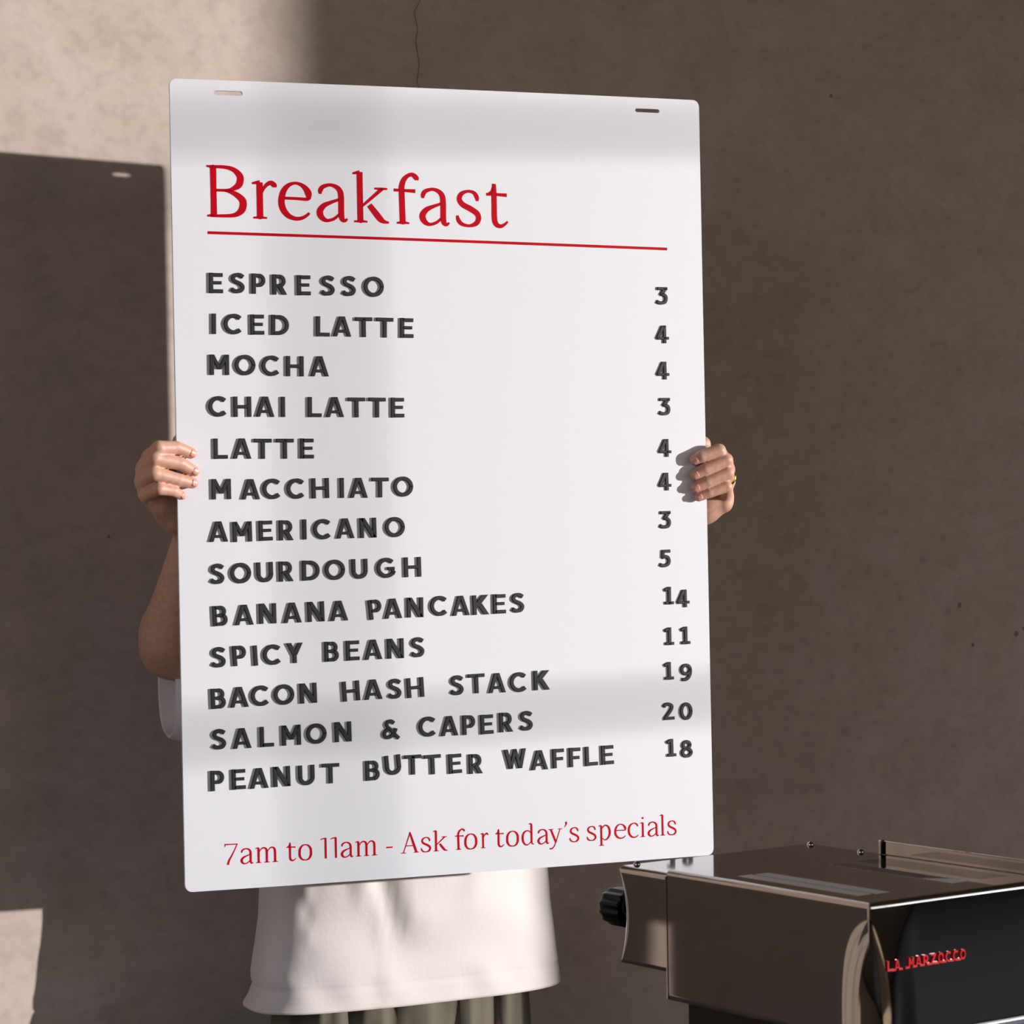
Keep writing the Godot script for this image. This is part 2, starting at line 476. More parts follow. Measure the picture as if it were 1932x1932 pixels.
# ---------------------------------------------------------------- raised black letters (unit: cap height)
# S x0 y0 x1 y1 w: stroke with level ends.  H x0 x1 y w: level bar.  C cx cy rx ry a0 a1 w: arc.  P w x y x y ...: smooth path
const STEM := "S .113 0 .113 1 .225"
var BOLD := {
	"A": [0.94, "S .11 0 .43 1 .215|S .83 0 .51 1 .215|H .22 .72 .265 .155"],
	"B": [0.755, STEM + "|H .1 .42 .905 .19|H .1 .44 .52 .17|H .1 .45 .095 .19|C .41 .71 .185 .195 -90 90 .2|C .44 .31 .205 .215 -90 90 .21"],
	"C": [0.94, "C .53 .5 .42 .41 44 316 .215"],
	"D": [0.92, STEM + "|H .1 .42 .9 .2|H .1 .42 .1 .2|C .40 .5 .41 .40 -90 90 .21"],
	"E": [0.70, STEM + "|H .1 .69 .9 .2|H .1 .63 .515 .17|H .1 .70 .1 .2"],
	"F": [0.64, STEM + "|H .1 .64 .9 .2|H .1 .58 .48 .18"],
	"G": [0.96, "C .53 .5 .42 .41 44 338 .215|H .56 .95 .46 .17|S .85 .14 .85 .5 .2"],
	"H": [0.91, STEM + "|S .797 0 .797 1 .225|H .15 .75 .5 .185"],
	"I": [0.226, STEM],
	"K": [0.87, STEM + "|S .16 .40 .70 1 .27|S .37 .56 .73 0 .27"],
	"L": [0.71, STEM + "|H .1 .71 .1 .2"],
	"M": [0.98, STEM + "|S .867 0 .867 1 .225|S .13 1 .49 .28 .2|S .85 1 .49 .28 .2"],
	"N": [0.88, STEM + "|S .767 0 .767 1 .225|S .14 1 .74 0 .25"],
	"O": [1.06, "C .53 .5 .42 .41 0 360 .215"],
	"P": [0.70, STEM + "|H .1 .4 .9 .2|H .1 .4 .43 .18|C .39 .665 .205 .235 -90 90 .2"],
	"R": [0.74, STEM + "|H .1 .4 .9 .2|H .1 .4 .44 .18|C .39 .67 .2 .23 -90 90 .2|S .37 .44 .61 0 .25"],
	"S": [0.76, "P .21 .67 .80 .53 .89 .37 .905 .21 .83 .17 .70 .25 .59 .40 .525 .55 .44 .64 .30 .56 .14 .40 .095 .24 .11 .09 .20"],
	"T": [0.89, "H 0 .89 .9 .2|S .445 0 .445 .95 .225"],
	"U": [0.85, "S .113 .38 .113 1 .225|S .737 .38 .737 1 .225|C .425 .40 .312 .295 180 360 .22"],
	"W": [1.24, "S .13 1 .37 0 .23|S .62 1 .37 0 .2|S .62 1 .87 0 .2|S 1.11 1 .87 0 .23"],
	"Y": [0.84, "S .13 1 .42 .40 .25|S .71 1 .42 .40 .25|S .42 0 .42 .5 .225"],
	"Z": [0.80, "H .05 .75 .9 .2|H .05 .75 .1 .2|S .14 .1 .66 .9 .24"],
	"&": [0.90, "P .19 .64 .80 .50 .905 .34 .88 .25 .76 .30 .63 .45 .48 .65 .26 .88 .03|P .19 .40 .56 .20 .42 .12 .26 .20 .12 .38 .10 .56 .22 .68 .40 .73 .54"],
	"0": [0.80, "C .40 .5 .29 .405 0 360 .205"],
	"1": [0.62, "S .35 0 .35 1 .22|H .08 .62 .09 .18|P .19 .06 .80 .20 .875 .36 .91"],
	"2": [0.72, "P .205 .08 .76 .20 .88 .38 .90 .56 .81 .57 .66 .44 .46 .28 .27 .16 .12|H .07 .72 .095 .19"],
	"3": [0.72, "H .07 .70 .905 .19|S .34 .56 .58 .93 .24|P .205 .30 .58 .46 .57 .59 .47 .61 .30 .54 .15 .37 .10 .20 .11 .04 .18"],
	"4": [0.78, "S .52 0 .52 1 .21|S .10 .28 .46 1 .22|H .05 .78 .28 .17"],
	"5": [0.72, "H .20 .70 .905 .19|S .24 .52 .27 .97 .2|P .205 .20 .55 .38 .61 .55 .54 .615 .36 .55 .18 .38 .10 .22 .10 .05 .17"],
	"8": [0.76, "C .38 .72 .205 .185 0 360 .2|C .38 .30 .26 .205 0 360 .205"],
	"9": [0.76, "C .38 .66 .255 .245 0 360 .2|P .205 .64 .66 .62 .40 .50 .19 .32 .095 .12 .12"],
}

func ribbon_solid(s: Shape, lefts: Array, rights: Array, t: float, b: float) -> void:
	var cnt := lefts.size()
	var li := []
	var ri := []
	for i in cnt:
		var across: Vector2 = (rights[i] - lefts[i]).normalized() * b
		var along := Vector2.ZERO
		if i == 0: along = ((lefts[1] + rights[1]) - (lefts[0] + rights[0])).normalized() * b
		if i == cnt - 1: along = ((lefts[i - 1] + rights[i - 1]) - (lefts[i] + rights[i])).normalized() * b
		li.append(lefts[i] + across + along); ri.append(rights[i] - across + along)
	var up := func(p: Vector2, z: float) -> Vector3: return Vector3(p.x, p.y, z)
	for i in cnt - 1:
		var mid: Vector2 = (lefts[i] + rights[i + 1]) / 2.0
		s.quad(up.call(li[i], t), up.call(li[i + 1], t), up.call(ri[i + 1], t), up.call(ri[i], t), Vector3.BACK)
		for e in [[lefts, li], [rights, ri]]:
			var o: Vector2 = (e[0][i] + e[0][i + 1]) / 2.0 - mid
			var o3 := Vector3(o.x, o.y, 0)
			s.quad(up.call(e[0][i], t - b), up.call(e[0][i + 1], t - b), up.call(e[1][i + 1], t), up.call(e[1][i], t), o3 + Vector3(0, 0, o.length()))
			s.quad(up.call(e[0][i], 0.0), up.call(e[0][i + 1], 0.0), up.call(e[0][i + 1], t - b), up.call(e[0][i], t - b), o3)
	for i in [0, cnt - 1]:
		var k: int = 1 if i == 0 else cnt - 2
		var o: Vector2 = (lefts[i] + rights[i]) / 2.0 - (lefts[k] + rights[k]) / 2.0
		var o3 := Vector3(o.x, o.y, 0)
		s.quad(up.call(lefts[i], t - b), up.call(rights[i], t - b), up.call(ri[i], t), up.call(li[i], t), o3 + Vector3(0, 0, o.length()))
		s.quad(up.call(lefts[i], 0.0), up.call(rights[i], 0.0), up.call(rights[i], t - b), up.call(lefts[i], t - b), o3)

func bold_shape(ch: String, size: Vector2, t: float, bevel: float) -> Shape:
	var s := Shape.new()
	var half := Vector2(BOLD[ch][0] / 2.0, 0.5)
	for stroke in BOLD[ch][1].split("|"):
		var kind: String = stroke[0]
		var f: PackedFloat64Array = stroke.substr(2).split_floats(" ")
		f[0 if kind == "P" else f.size() - 1] *= 0.91
		var lefts := []
		var rights := []
		if kind == "S":
			var d := Vector2(f[2] - f[0], f[3] - f[1])
			var hw: float = f[4] / 2.0 * d.length() / absf(d.y)
			for p in [Vector2(f[0], f[1]), Vector2(f[2], f[3])]:
				lefts.append(p - Vector2(hw, 0)); rights.append(p + Vector2(hw, 0))
		elif kind == "H":
			for x in [f[0], f[1]]:
				lefts.append(Vector2(x, f[2] + f[3] / 2.0)); rights.append(Vector2(x, f[2] - f[3] / 2.0))
		else:
			var path := []
			var w := 0.0
			if kind == "C":
				var seg := maxi(8, int(absf(f[5] - f[4]) / 9.0))
				for k in seg + 1:
					var a := deg_to_rad(lerpf(f[4], f[5], float(k) / seg))
					path.append(Vector2(f[0] + f[2] * cos(a), f[1] + f[3] * sin(a)))
				w = f[6]
			else:
				w = f[0]
				var pts := []
				for k in range(1, f.size(), 2):
					pts.append(Vector3(f[k], f[k + 1], 0))
				for i in pts.size() - 1:
					for k in 4:
						var q := cat(pts[maxi(i - 1, 0)], pts[i], pts[i + 1], pts[mini(i + 2, pts.size() - 1)], k / 4.0)
						path.append(Vector2(q.x, q.y))
				path.append(Vector2(pts[-1].x, pts[-1].y))
			var closed: bool = path[0].distance_to(path[-1]) < 1e-4
			for i in path.size():
				var a: Vector2 = path[i - 1] if i > 0 else (path[-2] if closed else path[0])
				var b: Vector2 = path[i + 1] if i < path.size() - 1 else (path[1] if closed else path[-1])
				var nrm := (b - a).orthogonal().normalized() * w / 2.0
				lefts.append(path[i] + nrm); rights.append(path[i] - nrm)
		for i in lefts.size():
			lefts[i] = (lefts[i] - half) * size; rights[i] = (rights[i] - half) * size
		ribbon_solid(s, lefts, rights, t, bevel)
	return s

const ORD := ["first", "second", "third", "fourth", "fifth", "sixth", "seventh", "eighth", "ninth"]
const LINES := [
	["ESPRESSO", -0.013, [-288.4, -234.1, -262.7, -234.3, -237.4, -233.8, -212.2, -233.1, -182.7, -232.6, -153.4, -232.5, -127.3, -232.3, -96.3, -231.8]],
	["ICED LATTE", -0.016, [-291.7, -186.8, -269.1, -186.6, -240.0, -186.1, -212.4, -185.7, -160.3, -184.4, -136.7, -184.5, -109.8, -183.9, -83.6, -183.6, -56.0, -183.2]],
	["MOCHA", -0.015, [-286.1, -139.2, -255.5, -138.9, -224.8, -138.1, -195.4, -137.6, -165.3, -137.5]],
	["CHAI LATTE", -0.010, [-289.2, -90.9, -259.7, -90.4, -232.4, -90.3, -210.8, -90.0, -172.3, -89.5, -147.6, -89.4, -120.7, -89.0, -95.1, -88.8, -69.6, -88.5]],
	["LATTE", -0.008, [-286.7, -41.8, -261.2, -41.7, -236.1, -41.3, -209.4, -41.1, -182.7, -41.0]],
	["MACCHIATO", -0.002, [-286.8, 5.1, -251.8, 5.8, -226.5, 5.8, -197.4, 5.9, -167.3, 5.8, -140.8, 5.9, -120.1, 6.1, -93.3, 6.0, -64.5, 5.5]],
	["AMERICANO", 0.006, [-291.0, 54.3, -262.7, 55.0, -234.8, 54.4, -210.0, 54.4, -187.7, 53.9, -166.1, 54.1, -137.7, 53.7, -109.4, 53.6, -75.9, 53.4]],
	["SOURDOUGH", 0.008, [-293.7, 103.3, -265.6, 103.1, -236.7, 102.9, -211.2, 102.5, -180.8, 102.2, -151.4, 102.2, -120.9, 102.0, -88.5, 101.5, -54.6, 101.4]],
	["BANANA PANCAKES", 0.010, [-291.2, 152.0, -262.5, 151.8, -234.2, 151.1, -204.5, 151.1, -175.7, 150.7, -147.5, 150.6, -102.6, 150.3, -80.3, 150.0, -52.5, 149.5, -22.4, 148.7, 5.5, 149.2, 31.0, 149.0, 55.3, 148.6, 79.1, 148.0]],
	["SPICY BEANS", 0.011, [-294.1, 200.0, -269.1, 199.0, -250.0, 199.7, -229.9, 199.3, -202.6, 198.3, -157.4, 198.3, -131.5, 198.0, -106.1, 197.8, -78.1, 197.5, -50.5, 197.0]],
	["BACON HASH STACK", 0.011, [-295.2, 247.8, -270.3, 247.2, -245.3, 246.7, -216.4, 246.4, -186.9, 246.0, -134.5, 245.7, -106.9, 245.0, -80.3, 245.2, -54.1, 244.9, -1.4, 244.3, 23.8, 243.2, 50.3, 243.7, 78.1, 243.9, 108.6, 242.8]],
	["SALMON & CAPERS", 0.010, [-295.5, 295.0, -268.0, 295.2, -238.2, 294.8, -208.5, 294.3, -178.0, 293.9, -145.3, 293.3, -86.3, 293.0, -39.9, 292.1, -12.0, 292.5, 13.0, 292.5, 36.1, 292.9, 61.0, 291.5, 87.3, 291.0]],
	["PEANUT BUTTER WAFFLE", 0.011, [-298.2, 343.0, -272.9, 342.6, -248.4, 342.6, -221.1, 342.0, -191.1, 342.1, -161.5, 341.3, -109.7, 340.7, -84.1, 335.6, -59.1, 336.4, -34.2, 337.4, -5.6, 338.0, 20.7, 339.5, 72.0, 336.2, 103.7, 339.3, 128.6, 338.6, 150.5, 338.4, 172.7, 338.2, 194.4, 337.8]],
]
const PRICES := [
	["3", [281.1, -225.6]], ["4", [280.8, -177.9]], ["4", [280.3, -133.1]], ["3", [281.7, -88.5]], ["4", [281.0, -37.4]], ["4", [280.0, 4.3]], ["3", [279.5, 51.5]], ["5", [278.1, 99.2]],
	["14", [282.3, 145.4, 302.2, 149.5]], ["11", [281.6, 195.6, 304.0, 195.4]], ["19", [280.2, 238.4, 304.4, 241.2]], ["20", [278.8, 288.2, 303.5, 289.3]], ["18", [281.4, 333.6, 303.2, 336.0]],
]

func stick(proto: Dictionary, ch: String, called: String, x: float, y: float, rot: float, size: Vector2, t: float) -> MeshInstance3D:
	if not proto.has(ch):
		proto[ch] = bold_shape(ch, size, t, 0.0006).mesh(M.letter)
	var o := MeshInstance3D.new()
	o.name = numbered(called)
	o.mesh = proto[ch]
	var nrm := bow_normal(x)
	var b := Basis(Vector3.UP, atan2(nrm.x, nrm.z)) * Basis(Vector3.BACK, rot)
	o.transform = board_frame * Transform3D(b, Vector3(x, y, bow(x) + 0.0001))
	add_child(o, true)
	return o

func build_letters() -> void:
	var rng := RandomNumberGenerator.new()
	rng.seed = 5
	var proto := {}
	for line in LINES:
		var at := 0
		var row: String = line[0]
		for word in row.split(" "):
			for k in word.length():
				var rot: float = line[1] + rng.randf_range(-0.012, 0.012)
				if row.begins_with("BANANA") and word == "PANCAKES" and k == 0: rot += 0.085
				if row.begins_with("BANANA") and word == "BANANA" and k == 0: rot += 0.03
				if word == "BUTTER" and k == 1: rot += 0.075
				if word == "SPICY" and (k == 1 or k == 2): rot += 0.04
				if word == "HASH" and (k == 0 or k == 3): rot += 0.03
				var o := stick(proto, word[k], "raised_letter", line[2][at * 2] / 1000.0, -line[2][at * 2 + 1] / 1000.0, rot, Vector2(0.0240, 0.0236), 0.0021)
				var which := "raised black sign & between SALMON and CAPERS on the menu board" if word == "&" else "raised black letter %s, %s letter of %s in the menu line %s" % [word[k], ORD[k], word, row]
				if row == word: which = "raised black letter %s, %s letter of the one-word menu line %s" % [word[k], ORD[k], row]
				tag(o, which, "letter", "raised black letters of the menu lines")
				at += 1
	var digits := {}
	for i in PRICES.size():
		var price: String = PRICES[i][0]
		for k in price.length():
			var o := stick(digits, price[k], "raised_digit", PRICES[i][1][k * 2] / 1000.0, -PRICES[i][1][k * 2 + 1] / 1000.0, rng.randf_range(-0.01, 0.02), Vector2(0.0226, 0.0219), 0.0018)
			var which := "raised black digit %s, price beside the menu line %s" % [price, LINES[i][0]]
			if price.length() > 1: which = "raised black digit %s, %s digit of the price beside %s" % [price[k], ORD[k], LINES[i][0]]
			tag(o, which, "digit", "raised black digits of the prices")

# ---------------------------------------------------------------- espresso machine
const MACHINE_W := 0.267
const MACHINE_D := 0.384
const PANEL_H := 0.1315
const MACHINE_UP := 0.36

# how far the pressed sheet falls in towards the sharp front corner, full in the middle of its height and nothing at the top
func draw_in(t: float) -> float:
	return smoothstep(-0.06, 0.80, t)

# horizontal contour of the cladding at a share t of its height; s: 0..1 side, 1..2 folded edge, 2..3 front. inward: how far the rolled top edge has come in
func clad(s: float, t: float, back: float, inward: float, y: float) -> Vector3:
	const WS := 0.055
	const WF := 0.062
	var sx := 0.60 * WS / 3.0 * draw_in(t)
	var swell := 0.0042 * pow(clampf(t + 0.01, 0.0, 1.0), 0.6)
	var p := Vector3.ZERO
	var o := Vector3.ZERO
	if s <= 1.0:
		var z := lerpf(back, -WS, s / 0.4) if s < 0.4 else -WS * (1.0 - (s - 0.4) / 0.6)
		p = Vector3(sx * pow(maxf(0.0, (z + WS) / WS), 3.0), y, z); o = Vector3(-1, 0, 0)
		p.x += 0.0008 * smoothstep(0.97, 1.0, s)
		if s > 0.985: p.z -= inward * (s - 0.985) / 0.015
	else:
		var x := sx + 0.0008 + (WF - sx) * (s - 2.0) / 0.6 if s < 2.6 else lerpf(WF + 0.0008, MACHINE_W, (s - 2.6) / 0.4)
		var u := clampf(1.0 - (x - sx) / (WF - sx), 0.0, 1.0)
		p = Vector3(x, y, swell * 6.75 * u * u * (1.0 - u)); o = Vector3(0, 0, 1)
		if s < 2.015: p.x += inward * (2.015 - s) / 0.015
	return p - o * inward

func clad_sheet(s0: float, s1: float, cols: int, back: float) -> Shape:
	var sh := Shape.new()
	var rows := []
	const ROLL := 0.0055
	for k in 8:
		var a := PI / 2 * k / 7.0
		var line := []
		for j in cols + 1:
			line.append(clad(lerpf(s0, s1, float(j) / cols), 0.0, back, ROLL * (1.0 - sin(a)), -ROLL + ROLL * cos(a)))
		rows.append(line)
	for k in 25:
		var t := k / 24.0
		var line := []
		for j in cols + 1:
			line.append(clad(lerpf(s0, s1, float(j) / cols), t, back, 0.0, lerpf(-ROLL, -PANEL_H, t)))
		rows.append(line)
	var under := []
	for j in cols + 1:
		under.append(clad(lerpf(s0, s1, float(j) / cols), 1.0, back, 0.004, -PANEL_H - 0.001))
	rows.append(under)
	sh.grid(rows, 1.0)
	return sh

func machine_part(root: Node3D, called: String, s: Shape, m: Material) -> MeshInstance3D:
	for i in s.v.size():
		s.v[i] += Vector3(0, MACHINE_UP, 0)
	return part(called, s, m, root)

func build_machine() -> void:
	var top := Vector3(0.3232, 1.0506, -2.55)
	var turn := Basis(Vector3.UP, 0.62) * Basis(Vector3.RIGHT, 0.010)
	var base := Transform3D(turn, top - turn.y * MACHINE_UP)
	var root := thing("espresso_machine", base)
	tag(root, "polished steel espresso machine with red lettering at the lower right in front of the wall", "coffee machine")
	const B := -0.3002
	machine_part(root, "side_panel", clad_sheet(0.0, 1.0, 60, B), M.steel)
	# dark joint between side panel and front panel
	machine_part(root, "front_panel", clad_sheet(2.0, 3.0, 60, B), M.steel)
	var edge := Shape.new()
	edge.box(Vector3(0.0008, -PANEL_H / 2 - 0.003, B - 0.0012), Vector3(0.0016, PANEL_H / 2 - 0.003, 0.0016), 0.0007)
	machine_part(root, "panel_edge", edge, M.steel)
	# core behind the cladding
	var core := Shape.new()
	core.box(Vector3(MACHINE_W / 2 + 0.003, -0.07, -0.16), Vector3(MACHINE_W / 2 - 0.006, 0.062, 0.15))
	machine_part(root, "inner_frame", core, M.black_gap)
	var rside := Shape.new()
	rside.box(Vector3(MACHINE_W - 0.0015, -PANEL_H / 2 - 0.003, -MACHINE_D / 2), Vector3(0.0015, PANEL_H / 2 - 0.006, MACHINE_D / 2 - 0.003), 0.001)
	machine_part(root, "side_panel", rside, M.steel)
	# top plate with a rounded far edge
	var plate := Shape.new()
	plate.box(Vector3(MACHINE_W / 2 + 0.0012, -0.0052, -MACHINE_D / 2 - 0.0012), Vector3(MACHINE_W / 2 - 0.0042, 0.0012, MACHINE_D / 2 - 0.0042), 0.0008)
	var top_plate: MeshInstance3D = machine_part(root, "top_plate", plate, M.steel_top)
	# vent slots pressed into the top plate
	for band in [[0.042, 0.082, 38], [0.166, 0.190, 38], [0.205, 0.245, 40]]:
		var v := Shape.new()
		var cnt: int = band[2]
		for k in cnt:
			var z := lerpf(-0.238, -0.064, k / float(cnt - 1))
			for pair in ([[0.0, 0.47], [0.53, 1.0]] if band[2] == 38 and band[0] < 0.1 else [[0.0, 1.0]]):
				var xa := lerpf(band[0], band[1], pair[0])
				var xb := lerpf(band[0], band[1], pair[1])
				v.box(Vector3((xa + xb) / 2, -0.0042 - (0.0003 if band[0] > 0.2 else 0.0), z + (0.0022 if pair[0] > 0.2 else 0.0)), Vector3((xb - xa) / 2, 0.0006, 0.00075), 0.0005)
		var g: MeshInstance3D = machine_part(root, "vent_grille", v, M.steel_slot if band[0] < 0.2 else M.black_gap)
		g.set_meta("kind", "stuff")
	for p in [[0.021, -0.376], [0.258, -0.372], [0.256, -0.290]]:
		var sc := Shape.new()
		sc.lathe(Vector3(p[0], -0.0042, p[1]), Vector3.UP, [[0.0, 0.0038], [0.0017, 0.0036], [0.0030, 0.0026], [0.0036, 0.0012], [0.0038, 0.0]], 20)
		machine_part(root, "screw", sc, M.steel)
	# cup rail: an upright polished strip on the right of the top, its post at the far end
	var rail := Shape.new()
	rail.box(Vector3(0.2625, 0.0035, -0.138), Vector3(0.0007, 0.0072, 0.122), 0.0005)
	machine_part(root, "cup_rail", rail, M.steel)
	var post := Shape.new()
	post.box(Vector3(0.2615, 0.0035, -0.2625), Vector3(0.0035, 0.0078, 0.0028), 0.0012)
	machine_part(root, "rail_post", post, M.steel)
	# narrower housing behind the side panel
	var hs := Shape.new()
	var rows := []
	const HX := 0.0035
	const HY := -0.0045
	for k in 25:
		var t := k / 24.0
		var r := 0.0012 + 0.016 * pow(sin(PI * t), 0.8)
		var y := lerpf(HY - 0.003, -0.1045, t)
		var line := []
		line.append(Vector3(0.2, y, -MACHINE_D))
		for j in 13:
			var a := PI / 2 * j / 12.0
			line.append(Vector3(HX + r - r * sin(a), y, -MACHINE_D + r - r * cos(a)))
		line.append(Vector3(HX, y, B + 0.004))
		rows.append(line)
	var lip := []
	for p in rows[0]:
		lip.append(p + Vector3(0.0025, 0.003, 0.0025))
	rows.push_front(lip)
	var bottom := []
	for p in rows[-1]:
		bottom.append(Vector3(0.1, p.y, -0.33))
	rows.append(bottom)
	hs.grid(rows, -1.0)
	machine_part(root, "rear_housing", hs, M.steel)
	var knob := Shape.new()
	var stem := Shape.new()
	var kp := Vector3(0.032, -0.054, -MACHINE_D)
	stem.lathe(kp, Vector3(0, 0, -1), [[0.007, 0.0], [0.007, 0.030]], 20)
	machine_part(root, "knob_stem", stem, M.steel)
	knob.lathe(kp, Vector3(0, 0, -1), [[0.0, 0.016], [0.0185, 0.016], [0.0205, 0.018], [0.0205, 0.043], [0.0195, 0.049], [0.0165, 0.0525], [0.0, 0.053]], 72, 0.09, 12)
	machine_part(root, "steam_knob", knob, M.black_plastic)
	# body below the cladding, sloping lip under the front panel
	var body := Shape.new()
	body.box(Vector3(MACHINE_W / 2 + 0.004, -0.245, -0.150), Vector3(MACHINE_W / 2 - 0.012, 0.115, 0.142), 0.004)
	machine_part(root, "lower_body", body, M.dark_steel)
	var lipp := Shape.new()
	var lr := []
	for k in 9:
		var t := k / 8.0
		lr.append([Vector3(0.012, -PANEL_H + 0.004 - 0.045 * t, -0.010 + 0.055 * t), Vector3(MACHINE_W, -PANEL_H + 0.004 - 0.045 * t, -0.010 + 0.055 * t)])
	lipp.grid(lr, -1.0)
	machine_part(root, "sloping_lip", lipp, M.steel_lip)
	for p in [[0.03, -0.03], [0.235, -0.03], [0.03, -0.27], [0.235, -0.27]]:
		var leg := Shape.new()
		leg.lathe(Vector3(p[0], -MACHINE_UP, p[1]), Vector3.UP, [[0.0, 0.0], [0.018, 0.0], [0.018, 0.006], [0.012, 0.012], [0.012, 0.036]], 18)
		machine_part(root, "foot", leg, M.steel)
	# red raised lettering, letters joined by a line along the foot
	var logo := Shape.new()
	var word := "LA MARZOCCO"
	var x := 0.0
	var lw := 0.1065 / 11.0
	for k in word.length():
		if word[k] != " ":
			var one := bold_shape(word[k], Vector2(0.0072 / BOLD[word[k]][0], 0.0098), 0.0016, 0.0003)
			for i in one.v.size():
				var lx := 0.0160 + lw * (k + 0.45) + one.v[i].x
				logo.v.append(Vector3(lx, one.v[i].y - 0.0600, one.v[i].z + clad(2.0 + 0.6 * lx / 0.062, 0.45, B, 0.0, 0.0).z + 0.0001)); logo.n.append(one.n[i])
		var q := Shape.new()
		var mx := 0.0160 + lw * (k + 0.9)
		q.box(Vector3(mx, -0.0642, 0.0009 + clad(2.0 + 0.6 * mx / 0.062, 0.45, B, 0.0, 0.0).z), Vector3(lw * 0.26, 0.0009, 0.0007))
		if k < word.length() - 1:
			logo.v.append_array(q.v); logo.n.append_array(q.n)
	var lg: MeshInstance3D = machine_part(root, "raised_lettering", logo, M.logo_red)
	lg.set_meta("label", "red raised lettering on the front panel")
	# counter under the machine
	var ct := Shape.new()
	ct.box(Vector3(0.34, -0.02, 0), Vector3(0.66, 0.02, 0.30), 0.004)
	var c := thing("counter", Transform3D(Basis(Vector3.UP, 0.62), base * Vector3(0.14, -0.006, -0.14)))
	tag(c, "dark brown counter carrying the espresso machine below the picture", "counter")
	part("worktop", ct, M.counter, c)
	var ft := Shape.new()
	var low := base.origin.y
	ft.box(Vector3(0.34, -0.04 - (low - 0.04) / 2, 0), Vector3(0.63, (low - 0.04) / 2, 0.27), 0.003)
	part("cabinet", ft, M.counter, c)
	# lidded canister beside the machine, outside the frame: its shadow lies on the wall that the steel side mirrors
	var can := thing("storage_canister", room_frame * Transform3D(Basis.IDENTITY, Vector3(0.88, base.origin.y - 0.004, 1.345)))
	tag(can, "black lidded canister on the counter just right of the espresso machine, outside the picture", "canister")
	var gb := Shape.new()
	gb.box(Vector3(0, 0.185, 0), Vector3(0.045, 0.185, 0.115), 0.012)
	part("body", gb, M.black_plastic, can)
	var gl := Shape.new()
	gl.box(Vector3(0, 0.379, 0), Vector3(0.047, 0.009, 0.117), 0.004)
	part("lid", gl, M.dark_steel, can)

